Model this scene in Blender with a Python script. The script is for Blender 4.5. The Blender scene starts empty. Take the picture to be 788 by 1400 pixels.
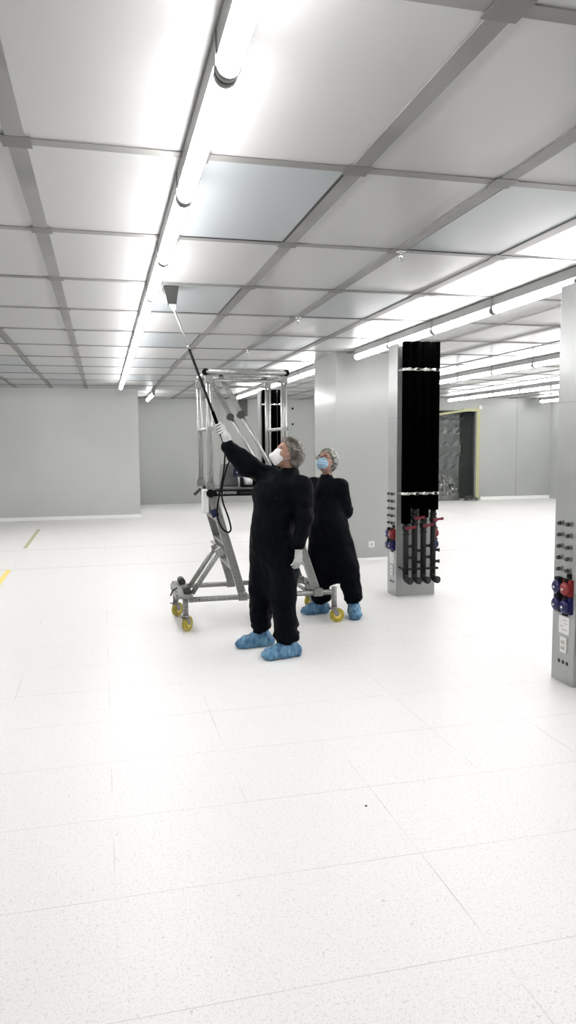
import bpy, math, random
import numpy as np
from mathutils import Vector, Matrix
random.seed(7)
PI = math.pi
S = bpy.context.scene
COL = S.collection

# ------------------------------------------------------------------ camera
F_PX, YAW, PITCH, ROLL = 1017.3, 0.24352, 0.09254, -0.0064
fw = Vector((math.sin(YAW)*math.cos(PITCH), math.cos(YAW)*math.cos(PITCH), -math.sin(PITCH)))
rt = Vector((math.cos(YAW), -math.sin(YAW), 0)); up = rt.cross(fw)
c_, s_ = math.cos(ROLL), math.sin(ROLL)
rt, up = c_*rt + s_*up, -s_*rt + c_*up
cd = bpy.data.cameras.new('camera'); cam = bpy.data.objects.new('camera', cd); COL.objects.link(cam)
m = Matrix((rt, up, -fw)).transposed().to_4x4(); m.translation = Vector((0, 0, 1.65)); cam.matrix_world = m
cd.sensor_fit = 'VERTICAL'; cd.sensor_height = 36; cd.lens = F_PX/1400*36; cd.clip_start = 0.05; cd.clip_end = 200
S.camera = cam

# ------------------------------------------------------------------ world, exposure
w = bpy.data.worlds.new('world'); S.world = w; w.use_nodes = True
w.node_tree.nodes['Background'].inputs[0].default_value = (0.8, 0.85, 0.85, 1)
w.node_tree.nodes['Background'].inputs[1].default_value = 0.3
S.view_settings.view_transform = 'Standard'; S.view_settings.look = 'None'
S.view_settings.gamma = 1; S.view_settings.use_curve_mapping = False
S.view_settings.exposure = 2.36
TUBE_POWER = 9.0
try:
    S.cycles.max_bounces = 10; S.cycles.diffuse_bounces = 6; S.cycles.glossy_bounces = 4
    S.cycles.use_denoising = True; S.cycles.sample_clamp_indirect = 4.0
    S.cycles.caustics_reflective = False; S.cycles.caustics_refractive = False
except Exception: pass

# ------------------------------------------------------------------ materials
def mat(name, col, rough=0.5, metal=0.0, spec=0.5, emit=None, es=0, alpha=1.0):
    M = bpy.data.materials.new(name); M.use_nodes = True
    b = M.node_tree.nodes['Principled BSDF']
    b.inputs['Base Color'].default_value = (*col, 1); b.inputs['Roughness'].default_value = rough
    b.inputs['Metallic'].default_value = metal; b.inputs['Specular IOR Level'].default_value = spec
    if emit: b.inputs['Emission Color'].default_value = (*emit, 1); b.inputs['Emission Strength'].default_value = es
    b.inputs['Alpha'].default_value = alpha
    return M
def N(M, t, **kw):
    n = M.node_tree.nodes.new(t)
    for k, v in kw.items():
        if k.startswith('i_'): n.inputs[k[2:].replace('_', ' ')].default_value = v
        else: setattr(n, k, v)
    return n
def L(M, a, b): M.node_tree.links.new(a, b)
def bsdf(M): return M.node_tree.nodes['Principled BSDF']
def noise_col(M, c1, c2, scale, lo=0.4, hi=0.6, detail=4, coord='Object', stretch=None):
    tc = N(M, 'ShaderNodeTexCoord'); nz = N(M, 'ShaderNodeTexNoise', i_Scale=scale, i_Detail=detail)
    src = tc.outputs[coord]
    if stretch:
        mp = N(M, 'ShaderNodeMapping'); mp.inputs['Scale'].default_value = stretch; L(M, src, mp.inputs[0]); src = mp.outputs[0]
    L(M, src, nz.inputs['Vector'])
    r = N(M, 'ShaderNodeValToRGB'); r.color_ramp.elements[0].position = lo; r.color_ramp.elements[1].position = hi
    r.color_ramp.elements[0].color = (*c1, 1); r.color_ramp.elements[1].color = (*c2, 1)
    L(M, nz.outputs['Fac'], r.inputs[0]); L(M, r.outputs[0], bsdf(M).inputs['Base Color'])
    return nz
def bump(M, scale, strength, dist=0.01, detail=3, stretch=None, kind='ShaderNodeTexNoise'):
    tc = N(M, 'ShaderNodeTexCoord'); nz = N(M, kind, i_Scale=scale)
    if kind == 'ShaderNodeTexNoise': nz.inputs['Detail'].default_value = detail
    src = tc.outputs['Object']
    if stretch:
        mp = N(M, 'ShaderNodeMapping'); mp.inputs['Scale'].default_value = stretch; L(M, src, mp.inputs[0]); src = mp.outputs[0]
    L(M, src, nz.inputs['Vector'])
    b = N(M, 'ShaderNodeBump', i_Strength=strength, i_Distance=dist)
    L(M, nz.outputs[0], b.inputs['Height']); L(M, b.outputs[0], bsdf(M).inputs['Normal'])

# floor: speckled welded vinyl sheet laid in 0.6 m squares
def floor_material():
    M = mat('speckled_vinyl', (0.82, 0.83, 0.81), 0.40, spec=0.35); b = bsdf(M)
    g = N(M, 'ShaderNodeNewGeometry'); sp = N(M, 'ShaderNodeSeparateXYZ'); L(M, g.outputs['Position'], sp.inputs[0])
    def mth(op, a, v=None, v2=None):
        n = N(M, 'ShaderNodeMath', operation=op)
        for i, q in enumerate((a, v, v2)):
            if q is None: continue
            if hasattr(q, 'is_linked'): L(M, q, n.inputs[i])
            else: n.inputs[i].default_value = q
        return n.outputs[0]
    def seam(src, off, width):
        t = mth('ADD', src, off); t = mth('DIVIDE', t, 0.6); t = mth('ADD', t, 0.5); t = mth('FRACT', t); t = mth('SUBTRACT', t, 0.5)
        t = mth('ABSOLUTE', t); return mth('LESS_THAN', t, width/0.6)
    def one(src, at, width):
        t = mth('SUBTRACT', src, at); t = mth('ABSOLUTE', t); return mth('LESS_THAN', t, width)
    sy = seam(sp.outputs[1], -2.05+60, 0.0022); sx = seam(sp.outputs[0], 60, 0.0022)
    nz = N(M, 'ShaderNodeTexNoise', i_Scale=1.3, i_Detail=2); L(M, g.outputs['Position'], nz.inputs['Vector'])
    mask = mth('MULTIPLY', mth('SUBTRACT', nz.outputs['Fac'], 0.48), 5.0)
    mask = mth('MINIMUM', mth('MAXIMUM', mask, 0.0), 1.0)
    sx = mth('MULTIPLY', sx, mask)
    sy = mth('MULTIPLY', sy, mth('ADD', mth('MULTIPLY', mask, 0.5), 0.5))
    sm = mth('MULTIPLY', mth('MAXIMUM', sx, sy), 0.5)
    strong = mth('MAXIMUM', one(sp.outputs[1], 10.35, 0.011), one(sp.outputs[1], 12.2, 0.012))
    st2 = mth('MULTIPLY', one(sp.outputs[0], 8.05, 0.01), mth('GREATER_THAN', sp.outputs[1], 12.2))
    strong = mth('MULTIPLY', mth('MAXIMUM', strong, st2), 0.55)
    sm = mth('MAXIMUM', sm, strong)
    # speckles: three sizes of flecks
    def flecks(scale, thr):
        v = N(M, 'ShaderNodeTexNoise', i_Scale=scale, i_Detail=1.0); L(M, g.outputs['Position'], v.inputs['Vector'])
        return mth('GREATER_THAN', v.outputs['Fac'], thr)
    fl = mth('MULTIPLY', flecks(150, 0.61), 0.22)
    fl = mth('MAXIMUM', fl, mth('MULTIPLY', flecks(80, 0.65), 0.22))
    fl = mth('MAXIMUM', fl, mth('MULTIPLY', flecks(42, 0.76), 0.4))
    mx = N(M, 'ShaderNodeMixRGB'); L(M, fl, mx.inputs[0]); mx.inputs[1].default_value = (0.735, 0.728, 0.716, 1); mx.inputs[2].default_value = (0.25, 0.24, 0.22, 1)
    m2 = N(M, 'ShaderNodeMixRGB'); L(M, sm, m2.inputs[0]); L(M, mx.outputs[0], m2.inputs[1]); m2.inputs[2].default_value = (0.22, 0.22, 0.21, 1)
    L(M, m2.outputs[0], b.inputs['Base Color'])
    return M
M_floor = floor_material()
M_ceil = mat('ceiling_panel', (0.355, 0.355, 0.353), 0.30, spec=0.5); bump(M_ceil, 1.2, 0.10, 0.02)
M_ffu = mat('filter_panel_face', (0.275, 0.295, 0.305), 0.3, spec=0.5); bump(M_ffu, 1.6, 0.10, 0.02)
M_beam = mat('grey_ceiling_profile', (0.30, 0.295, 0.28), 0.45, spec=0.4); noise_col(M_beam, (0.145, 0.142, 0.136), (0.195, 0.191, 0.183), 1.5)
M_plate = mat('grey_joint_plate', (0.115, 0.112, 0.105), 0.5)
M_gasket = mat('black_gasket', (0.012, 0.012, 0.012), 0.6)
M_wall = mat('wall_panel', (0.50, 0.515, 0.49), 0.35, spec=0.4); noise_col(M_wall, (0.355, 0.367, 0.352), (0.38, 0.392, 0.377), 0.6); bump(M_wall, 0.8, 0.06, 0.02)
M_wall1 = mat('light_wall_panel', (0.50, 0.507, 0.49), 0.35, spec=0.4); noise_col(M_wall1, (0.465, 0.475, 0.462), (0.50, 0.51, 0.495), 0.6)
M_wall2 = mat('shaft_panel', (0.355, 0.365, 0.35), 0.16, spec=0.55); bump(M_wall2, 0.7, 0.05, 0.02)
M_cove = mat('white_cove', (0.82, 0.83, 0.81), 0.4)
M_seam = mat('panel_seam', (0.30, 0.31, 0.30), 0.6)
M_housing = mat('light_housing', (0.21, 0.21, 0.205), 0.45)
M_ring = mat('grey_ring', (0.16, 0.16, 0.155), 0.4)
M_tube = mat('glowing_tube', (0.9, 0.9, 0.9), 0.4, emit=(1.0, 0.985, 0.985), es=TUBE_POWER)
M_steel = mat('brushed_steel', (0.47, 0.49, 0.475), 0.3, metal=0.25, spec=0.5); noise_col(M_steel, (0.34, 0.352, 0.345), (0.39, 0.402, 0.394), 3)
M_steel_seam = mat('steel_seam', (0.25, 0.26, 0.25), 0.5)
M_foam = mat('black_foam_insulation', (0.0003, 0.0003, 0.0003), 0.95, spec=0.008)
M_pipe = mat('dark_grey_pipe', (0.009, 0.010, 0.010), 0.5, spec=0.25)
M_red = mat('red_plastic', (0.22, 0.014, 0.015), 0.4); M_bluep = mat('blue_plastic', (0.004, 0.004, 0.065), 0.3)
M_redv = mat('red_valve_handle', (0.13, 0.004, 0.014), 0.45)
M_chrome = mat('bright_metal', (0.72, 0.72, 0.70), 0.25, metal=0.8)
M_alu = mat('aluminium_tube', (0.66, 0.66, 0.64), 0.3, metal=0.55); noise_col(M_alu, (0.33, 0.33, 0.32), (0.42, 0.42, 0.41), 45, 0.35, 0.65)
M_alud = mat('worn_aluminium', (0.44, 0.44, 0.42), 0.42, metal=0.5); noise_col(M_alud, (0.19, 0.19, 0.18), (0.31, 0.31, 0.30), 55, 0.3, 0.7)
M_joint = mat('dark_cast_joint', (0.05, 0.05, 0.048), 0.5, metal=0.4)
M_black = mat('black_plastic', (0.0025, 0.0025, 0.0028), 0.55, spec=0.12)
M_yellow = mat('yellow_wheel', (0.62, 0.50, 0.05), 0.45); noise_col(M_yellow, (0.30, 0.24, 0.02), (0.45, 0.37, 0.045), 30)
M_white = mat('white_plastic', (0.66, 0.66, 0.65), 0.4)
M_tyre = mat('olive_tyre', (0.16, 0.15, 0.05), 0.6)
M_navyl = mat('navy_label', (0.005, 0.008, 0.045), 0.4)
M_greyb = mat('grey_case', (0.12, 0.125, 0.125), 0.5)
M_tape = mat('yellow_tape', (0.42, 0.42, 0.24), 0.5); M_tape2 = mat('yellow_floor_tape', (0.78, 0.62, 0.14), 0.5)
M_cloth = mat('navy_coverall_cloth', (0.0004, 0.0011, 0.0028), 0.7, spec=0.07); bump(M_cloth, 13, 0.5, 0.02)
M_skin = mat('skin', (0.30, 0.17, 0.12), 0.5, spec=0.4); bsdf(M_skin).inputs['Subsurface Weight'].default_value = 0.08
M_hair = mat('grey_brown_hair_under_net', (0.12, 0.10, 0.08), 0.5)
M_glove = mat('white_glove', (0.40, 0.41, 0.405), 0.55); bump(M_glove, 70, 0.4, 0.004)
M_shoe = mat('blue_shoe_cover', (0.13, 0.36, 0.56), 0.38, spec=0.5); noise_col(M_shoe, (0.030, 0.11, 0.22), (0.12, 0.28, 0.42), 24, 0.36, 0.66, stretch=(1, 1, 0.5)); bump(M_shoe, 30, 0.9, 0.008, stretch=(1.6, 1, .5))
M_cap = mat('hair_net_cap', (0.3, 0.28, 0.25), 0.4); noise_col(M_cap, (0.028, 0.020, 0.014), (0.15, 0.135, 0.11), 20, 0.36, 0.68, stretch=(1, 1, .5)); bump(M_cap, 40, 0.8, 0.006)
M_cap2 = mat('patterned_hair_net_cap', (0.3, 0.3, 0.28), 0.35); noise_col(M_cap2, (0.015, 0.015, 0.012), (0.30, 0.30, 0.27), 34, 0.40, 0.62, stretch=(1, 1, 1.5)); bump(M_cap2, 45, 0.9, 0.006)
M_capband = mat('white_net_hem', (0.42, 0.41, 0.37), 0.4)
M_maskw = mat('white_mask', (0.62, 0.62, 0.62), 0.6); M_maskb = mat('pale_blue_mask', (0.24, 0.37, 0.48), 0.6)
bump(M_maskw, 22, 0.5, 0.006)
M_eye = mat('eye_white', (0.8, 0.8, 0.78), 0.2); M_iris = mat('dark_iris', (0.02, 0.013, 0.01), 0.15); M_brow = mat('dark_eyebrow', (0.02, 0.015, 0.012), 0.7)
M_noz = mat('grey_nozzle', (0.035, 0.035, 0.033), 0.5)
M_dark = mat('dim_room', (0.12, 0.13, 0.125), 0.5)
M_sheet = mat('plastic_sheet', (0.10, 0.11, 0.105), 0.3, spec=0.6)
M_foil = mat('crumpled_clear_film', (0.20, 0.21, 0.20), 0.14, metal=0.6)

# ------------------------------------------------------------------ mesh builder
class MB:
    def __init__(s): s.v = []; s.f = []; s.sm = []
    def add(s, vs, fs, smooth=False):
        o = len(s.v); s.v += [tuple(v) for v in vs]
        for i, f in enumerate(fs):
            s.f.append(tuple(o+k for k in f)); s.sm.append(smooth if isinstance(smooth, bool) else smooth[i])
        return s
    def box(s, a, b, rot=None, taper=None):
        (x0, y0, z0), (x1, y1, z1) = a, b
        vs = [Vector(p) for p in ((x0,y0,z0),(x1,y0,z0),(x1,y1,z0),(x0,y1,z0),(x0,y0,z1),(x1,y0,z1),(x1,y1,z1),(x0,y1,z1))]
        if taper:
            cx, cy = (x0+x1)/2, (y0+y1)/2
            for k in range(4, 8): vs[k].x = cx+(vs[k].x-cx)*taper; vs[k].y = cy+(vs[k].y-cy)*taper
        if rot:
            c = Vector(((x0+x1)/2, (y0+y1)/2, (z0+z1)/2)); vs = [c + rot @ (q-c) for q in vs]
        return s.add(vs, [(0,3,2,1),(4,5,6,7),(0,1,5,4),(1,2,6,5),(2,3,7,6),(3,0,4,7)])
    def cyl(s, p0, p1, r0, r1=None, n=16):
        p0, p1 = Vector(p0), Vector(p1); r1 = r0 if r1 is None else r1
        d = (p1-p0).normalized(); a = d.orthogonal().normalized(); b = d.cross(a)
        vs = [p + r*(math.cos(2*PI*k/n)*a + math.sin(2*PI*k/n)*b) for p, r in ((p0, r0), (p1, r1)) for k in range(n)]
        fs = [(k, (k+1) % n, n+(k+1) % n, n+k) for k in range(n)]
        return s.add(vs, fs + [tuple(range(n))[::-1], tuple(range(n, 2*n))], [True]*n + [False]*2)
    def beam(s, p0, p1, wd, ht, side=(0, 1, 0)):
        """rectangular bar from p0 to p1: wd along `side`, ht across"""
        p0, p1 = Vector(p0), Vector(p1); d = (p1-p0).normalized(); a = Vector(side); a = (a - a.dot(d)*d).normalized(); b = d.cross(a)
        vs = [p + sx*a*wd/2 + sy*b*ht/2 for p in (p0, p1) for sx, sy in ((-1,-1),(1,-1),(1,1),(-1,1))]
        return s.add(vs, [(0,1,2,3)[::-1], (4,5,6,7), (0,1,5,4), (1,2,6,5), (2,3,7,6), (3,0,4,7)])
    def tube(s, pts, r, n=10, closed=False):
        pts = [Vector(p) for p in pts]; K = len(pts); rr = r if isinstance(r, (list, tuple)) else [r]*K
        vs = []; fs = []; a = None
        for i, p in enumerate(pts):
            if closed: d = (pts[(i+1) % K]-pts[i-1]).normalized()
            else: d = (pts[min(i+1, K-1)]-pts[max(i-1, 0)]).normalized()
            a = d.orthogonal().normalized() if a is None else (a - a.dot(d)*d).normalized()
            b = d.cross(a)
            vs += [p + rr[i]*(math.cos(2*PI*k/n)*a + math.sin(2*PI*k/n)*b) for k in range(n)]
        R_ = K if closed else K-1
        for i in range(R_):
            j = (i+1) % K
            fs += [(i*n+k, i*n+(k+1) % n, j*n+(k+1) % n, j*n+k) for k in range(n)]
        smf = [True]*len(fs)
        if not closed: fs += [tuple(range(n))[::-1], tuple(range((K-1)*n, K*n))]; smf += [False]*2
        return s.add(vs, fs, smf)
    def ell(s, c, r, rot=None, nu=20, nv=12, v0=0.0, v1=1.0):
        c = Vector(c); vs = []; fs = []
        for j in range(nv+1):
            t = PI*(v0+(v1-v0)*j/nv)
            for i in range(nu):
                q = Vector((r[0]*math.sin(t)*math.cos(2*PI*i/nu), r[1]*math.sin(t)*math.sin(2*PI*i/nu), r[2]*math.cos(t)))
                vs.append(c + (rot @ q if rot else q))
        for j in range(nv): fs += [(j*nu+i, (j+1)*nu+i, (j+1)*nu+(i+1) % nu, j*nu+(i+1) % nu) for i in range(nu)]
        return s.add(vs, fs, True)
    def build(s, name, material, parent=None, bevel=0, mats=None):
        off = world_of(parent)
        me = bpy.data.meshes.new(name); me.from_pydata([tuple(Vector(v)-off) for v in s.v], [], s.f)
        me.polygons.foreach_set('use_smooth', s.sm); me.materials.append(material); me.update()
        o = bpy.data.objects.new(name, me); COL.objects.link(o)
        if parent is not None: o.parent = parent
        if bevel:
            bm_ = o.modifiers.new('bevel', 'BEVEL'); bm_.width = bevel; bm_.segments = 2; bm_.limit_method = 'ANGLE'; bm_.angle_limit = 0.9
        return o
def world_of(o):
    v = Vector((0, 0, 0))
    while o is not None: v += o.location; o = o.parent
    return v
def tag(o, label, cat, group=None):
    o['label'] = label; o['category'] = cat
    if group: o['group'] = group
    return o
def thing(name, label, cat, loc, group=None):
    o = bpy.data.objects.new(name, None); COL.objects.link(o); o.location = loc; o.empty_display_size = 0.1
    return tag(o, label, cat, group)
def struct(name, mb, m, parent=None, bevel=0):
    o = mb.build(name, m, parent, bevel)
    if parent is None: o['kind'] = 'structure'
    return o
def copy_tree(o, parent=None, loc=None):
    c = o.copy(); COL.objects.link(c); c.parent = parent
    if loc is not None: c.location = loc
    for ch in [q for q in CH.get(o.name, list(o.children))]: copy_tree(ch, c)
    return c
CH = {}
def text_obj(name, body, size, loc, rot, m, parent, extrude=0.0006, width=None):
    cu = bpy.data.curves.new(name+'_c', 'FONT'); cu.body = body; cu.size = size; cu.extrude = extrude; cu.align_x = 'CENTER'; cu.align_y = 'CENTER'; cu.resolution_u = 3
    t = bpy.data.objects.new(name+'_t', cu); COL.objects.link(t)
    dg = bpy.context.evaluated_depsgraph_get(); dg.update(); me = bpy.data.meshes.new_from_object(t.evaluated_get(dg))
    bpy.data.objects.remove(t)
    if width:
        xs = [v.co.x for v in me.vertices]; k = width/(max(xs)-min(xs))
        for v in me.vertices: v.co.x *= k
    R_ = rot.to_matrix() if hasattr(rot, 'to_matrix') else rot
    off = Vector(loc)-world_of(parent)
    for v in me.vertices: v.co = R_ @ v.co + off
    me.materials.clear(); me.materials.append(m)
    o = bpy.data.objects.new(name, me); COL.objects.link(o); o.parent = parent
    return o

# ------------------------------------------------------------------ room shell
CZ = 2.87
X0, X1, Y0, Y1 = -5.0, 12.62, -4.0, 20.6
struct('floor', MB().box((X0-.1, Y0-.1, -0.1), (X1+.1, Y1+.3, 0)), M_floor)
struct('ceiling', MB().box((X0-.1, Y0-.1, CZ), (X1+.1, Y1+.3, CZ+0.1)), M_ceil)
struct('wall_left', MB().box((X0-.1, Y0, 0), (X0, 17, CZ)), M_wall)
struct('wall_right', MB().box((X1, Y0, 0), (X1+.1, 19.2, CZ)), M_wall)
struct('wall_near', MB().box((X0, Y0-.1, 0), (X1, Y0, CZ)), M_wall)
struct('wall_front_left', MB().box((X0, 17.0, 0), (0.80, 17.15, CZ)).box((0.70, 17.15, 0), (0.80, 20.6, CZ)), M_wall1)
struct('wall_far', MB().box((0.8, 20.6, 0), (8.2, 20.7, CZ)), M_wall)
wf = struct('wall_far_right', MB().box((10.27, 19.2, 0), (X1, 19.3, CZ)), M_wall)
struct('wall_far_middle', MB().box((8.0, 19.2, 0), (8.7, 19.3, CZ)).box((8.0, 19.3, 0), (8.1, 20.7, CZ)), M_wall)
struct('wall_far_lintel', MB().box((8.7, 19.2, 2.50), (10.27, 19.3, CZ)), M_wall)
MB().box((11.53, 19.194, 0.1), (11.545, 19.2, CZ)).build('panel_joint', M_seam, wf)
# central shaft block behind the right worker
sh = struct('wall_middle', MB().box((3.12, 9.8, 0), (4.15, 10.85, CZ)), M_wall2)
struct('baseboard_middle', MB().box((3.105, 9.785, 0), (4.165, 10.865, 0.035)), M_cove)
struct('baseboard_left', MB().box((X0, 16.97, 0), (0.815, 16.998, 0.075)), M_cove)
struct('baseboard_far', MB().box((0.80, 20.57, 0), (8.0, 20.598, 0.10)), M_wall)
struct('baseboard_right', MB().box((10.42, 19.165, 0), (X1, 19.198, 0.09)), M_cove)
# far wall panel joints, grille and service door
for k, x in enumerate((3.16, 4.62, 5.9)):
    o = MB().box((x-.006, 20.594, 0.1), (x+.006, 20.6, CZ)).build('trim_%d' % (k+40), M_seam); o['kind'] = 'structure'
g = thing('return_air_grille', 'dark grey grille set high in the far wall behind the lift frame', 'grille', (3.83, 20.6, 2.42))
MB().box((3.70, 20.57, 2.40), (3.97, 20.6, 2.90-0.03)).build('frame', M_plate, g)
mb = MB()
for k in range(14): mb.box((3.72, 20.56, 2.42+k*0.032), (3.95, 20.575, 2.435+k*0.032))
mb.build('louvre', M_joint, g)
d = MB().box((4.88, 20.55, 0.1), (5.22, 20.598, 2.62)).build('door_1', mat('grey_door_leaf', (0.36, 0.385, 0.365), 0.4)); d['kind'] = 'structure'
MB().box((4.93, 20.52, 2.02), (5.12, 20.56, 2.06)).build('door_handle', M_black, d)
mb = MB().ell((5.27, 20.59, 2.62), (.03, .015, .03)).ell((5.27, 20.59, 2.18), (.03, .015, .03)); mb.build('door_fixing', M_black, d)

# alcove behind the taped opening
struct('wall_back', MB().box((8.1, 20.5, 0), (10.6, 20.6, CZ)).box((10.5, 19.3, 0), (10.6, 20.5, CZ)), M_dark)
struct('trim_30', MB().box((8.7, 19.17, 2.50), (10.28, 19.2, 2.53)), M_plate)
# quilted plastic sheet hung inside the opening
def quilt():
    nx, nz = 70, 110; vs = []; fs = []
    for j in range(nz+1):
        for i in range(nx+1):
            x = 8.72+1.24*i/nx; z = 0.25+2.2*j/nz
            u, v = x/0.30, z/0.34
            vs.append((x, 19.62+0.018*(math.cos(PI*(u+v))*math.cos(PI*(u-v)))+0.012*math.sin(9*x+2*z), z))
    for j in range(nz):
        for i in range(nx): a = j*(nx+1)+i; fs.append((a, a+1, a+nx+2, a+nx+1))
    mb = MB(); mb.add(vs, fs, True)
    return mb
qs = thing('plastic_sheet', 'grey quilted plastic sheet hanging inside the yellow taped doorway', 'sheet', (9.3, 19.62, 0.25))
o = quilt().build('sheet', M_sheet, qs); so = o.modifiers.new('thick', 'SOLIDIFY'); so.thickness = 0.008
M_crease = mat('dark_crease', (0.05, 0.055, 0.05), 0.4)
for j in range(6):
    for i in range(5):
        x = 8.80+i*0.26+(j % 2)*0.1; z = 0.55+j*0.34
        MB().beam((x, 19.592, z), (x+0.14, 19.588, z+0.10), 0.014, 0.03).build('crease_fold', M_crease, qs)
for z in (0.25, 2.46): MB().beam((8.72, 19.6, z), (9.96, 19.6, z), .03, .03).build('hem_rail', M_joint, qs)
dp = thing('leaning_panel', 'dark green-grey door panel leaning at the right inside the taped doorway', 'panel', (10.12, 19.9, 0))
MB().box((10.0, 19.88, 0), (10.48, 19.93, 2.60)).build('leaf', mat('green_grey_leaf', (0.06, 0.075, 0.068), 0.45), dp)
MB().cyl((10.09, 19.84, 1.25), (10.09, 19.84, 1.75), .014).cyl((10.09, 19.84, 1.28), (10.09, 19.89, 1.28), .01).cyl((10.09, 19.84, 1.72), (10.09, 19.89, 1.72), .01).build('pull_handle', M_chrome, dp)
# crumpled clear film heaped on the floor of the doorway
def crumple(cx, cy, rx, ry, h, seed, n=44):
    rs = np.random.RandomState(seed); G = rs.rand(9, 9)
    def nz(u, v):
        u *= 7.99; v *= 7.99; i, j = int(u), int(v); a, b = u-i, v-j
        return (G[i, j]*(1-a)*(1-b)+G[i+1, j]*a*(1-b)+G[i, j+1]*(1-a)*b+G[i+1, j+1]*a*b)
    vs = []; fs = []
    for j in range(n+1):
        for i in range(n+1):
            u, v = i/n, j/n; e = max(0, 1-((2*u-1)**2+(2*v-1)**2))**0.5
            z = h*e*(0.25+0.9*nz(u, v)+0.5*abs(math.sin(13*nz(v, u)+u*17)))
            vs.append((cx+rx*(2*u-1)+0.05*rs.randn()*e, cy+ry*(2*v-1)+0.03*rs.randn()*e, 0.004+z))
    for j in range(n):
        for i in range(n): a = j*(n+1)+i; fs.append((a, a+1, a+n+2, a+n+1))
    mb = MB(); mb.add(vs, fs, False); return mb
fo = crumple(9.28, 19.38, .56, .17, 0.52, 5).build('plastic_film', M_foil); tag(fo, 'crumpled shiny clear film heaped on the floor inside the taped doorway', 'plastic film')
fo2 = crumple(10.06, 19.07, .20, .10, 0.10, 9, 30).build('plastic_film', M_foil); tag(fo2, 'small crumpled scrap of clear film at the foot of the taped doorway', 'plastic film')
# yellow tape round the opening
t = thing('door_tape', 'yellow adhesive tape framing the dim doorway on the far right', 'tape', (10.33, 19.19, 0))
MB().box((10.27, 19.185, 0), (10.37, 19.199, 2.64)).build('upright_strip', M_tape, t)
MB().box((9.85, 19.168, 2.50), (10.36, 19.183, 2.58)).beam((8.7, 19.165, 2.36), (9.95, 19.165, 2.53), 0.012, 0.06).build('top_strip', M_tape, t)
MB().box((10.31, 19.15, 2.56), (10.41, 19.183, 2.66)).build('white_corner_patch', M_white, t)

# ceiling grid
PX, PY = 0.723, 1.283
ax = [-0.30+PX*k for k in range(-4, 18)]
ax = [x for x in ax if X0 < x < X1]
lightx = [0.395, 3.27, 6.18, 9.06, 11.98]
by = [2.0+PY*j for j in range(-4, 15)]
zb = CZ-0.006
n_tr = 1
for j, y in enumerate(by):
    x1 = X1; x0 = X0
    if y > 17: x0 = 0.8
    if y > 19.2: x1 = 8.0
    o = struct('trim_%d' % n_tr, MB().box((x0, y-.031, zb), (x1, y+.031, CZ)), M_beam); n_tr += 1
plate_me = None
for x in ax:
    y1 = 17 if x < .8 else (20.6 if x < 8 else 19.2)
    wdt = .038
    o = struct('trim_%d' % n_tr, MB().box((x-wdt, Y0, zb-.002), (x+wdt, y1, CZ-.0005)), M_beam); n_tr += 1
    if -1.9 < x < 8:
        for y in by:
            if y < 1.5 or y > y1-.2: continue
            if plate_me is None:
                p = MB().box((x-.058, y-.058, zb-.004), (x+.058, y+.058, zb-.0022)).build('joint_plate', M_plate, o, bevel=.0)
                plate_me = p.data; px0, py0 = x, y
            else:
                p = bpy.data.objects.new('joint_plate', plate_me); COL.objects.link(p); p.parent = o; p.location = (x-px0, y-py0, 0)
# bluish filter panels with black gasket lines
def row_y(j): return 2.0+PY*j
def filt(xa, j, side, label, edges=True):
    ya, yb = row_y(j)+.031, row_y(j+1)-.031; xb = xa+PX-.038; xa += .038
    t = thing('filter_panel', label, 'ceiling panel', ((xa+xb)/2, (ya+yb)/2, CZ), 'blue-grey filter panels in the ceiling')
    MB().box((xa+.012, ya+.002, CZ-.004), (xb-.014, yb-.018, CZ)).build('panel_face', M_ffu, t)
    MB().box((xa, yb-.018, CZ-.0075), (xb, yb, CZ)).build('gasket', M_gasket, t)
    if side == 'r': MB().box((xb-.014, ya, CZ-.0075), (xb, yb-.018, CZ)).build('gasket', M_gasket, t)
    else: MB().box((xa, ya, CZ-.0075), (xa+.012, yb-.018, CZ)).build('gasket', M_gasket, t)
ords = ['nearest', 'second nearest', 'third nearest', 'fourth nearest', 'fifth nearest', 'sixth nearest', 'seventh nearest']
for k, j in enumerate((1, 3, 5, 7, 9, 11)):
    filt(.423, j, 'r', '%s blue-grey ceiling filter panel right beside the long left tube-light row' % ords[k])
for k, j in enumerate((1, 3, 5, 7, 9)):
    filt(1.869, j, 'r', '%s blue-grey ceiling filter panel midway between the two nearest tube-light rows' % ords[k])
for k, j in enumerate((5, 7)):
    filt(4.761, j, 'r', '%s black-edged filter panel seen right of the near service column row' % ['nearer', 'farther'][k])
filt(6.93-.723+.0, 7, 'r', 'black-edged filter panel above the third tube-light row from the left')
for j, sd, lb in ((4, 'r', 'blue-grey filter panel at the left picture edge, nearest of the far left ones'), (5, 'r', 'second nearest filter panel of the group at the far left of the ceiling'),
                  (7, 'r', 'third nearest filter panel of the group at the far left of the ceiling'), (8, 'r', 'fourth nearest filter panel of the group at the far left of the ceiling')):
    filt(-1.746, j, sd, lb)
filt(-1.746+.723, 10, 'l', 'farthest left filter panel, against the top of the left wall')
# sprinkler heads hanging at grid joints
for k, (x, j) in enumerate(((1.869, 2), (1.869, 4), (1.869, 6))):
    y = row_y(j); t = thing('sprinkler_head', 'small pale ceiling nozzle under a grid joint, %s of three in a line' % ['nearest', 'middle', 'farthest'][k], 'sprinkler', (x+.02, y, CZ), 'small nozzles under the ceiling grid')
    MB().cyl((x+.02, y, CZ-.012), (x+.02, y, CZ-.008), .03).build('collar', M_chrome, t)
    MB().cyl((x+.02, y, CZ-.055), (x+.02, y, CZ-.012), .010).cyl((x+.02, y, CZ-.062), (x+.02, y, CZ-.055), .018).build('nozzle', M_chrome, t)

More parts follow.
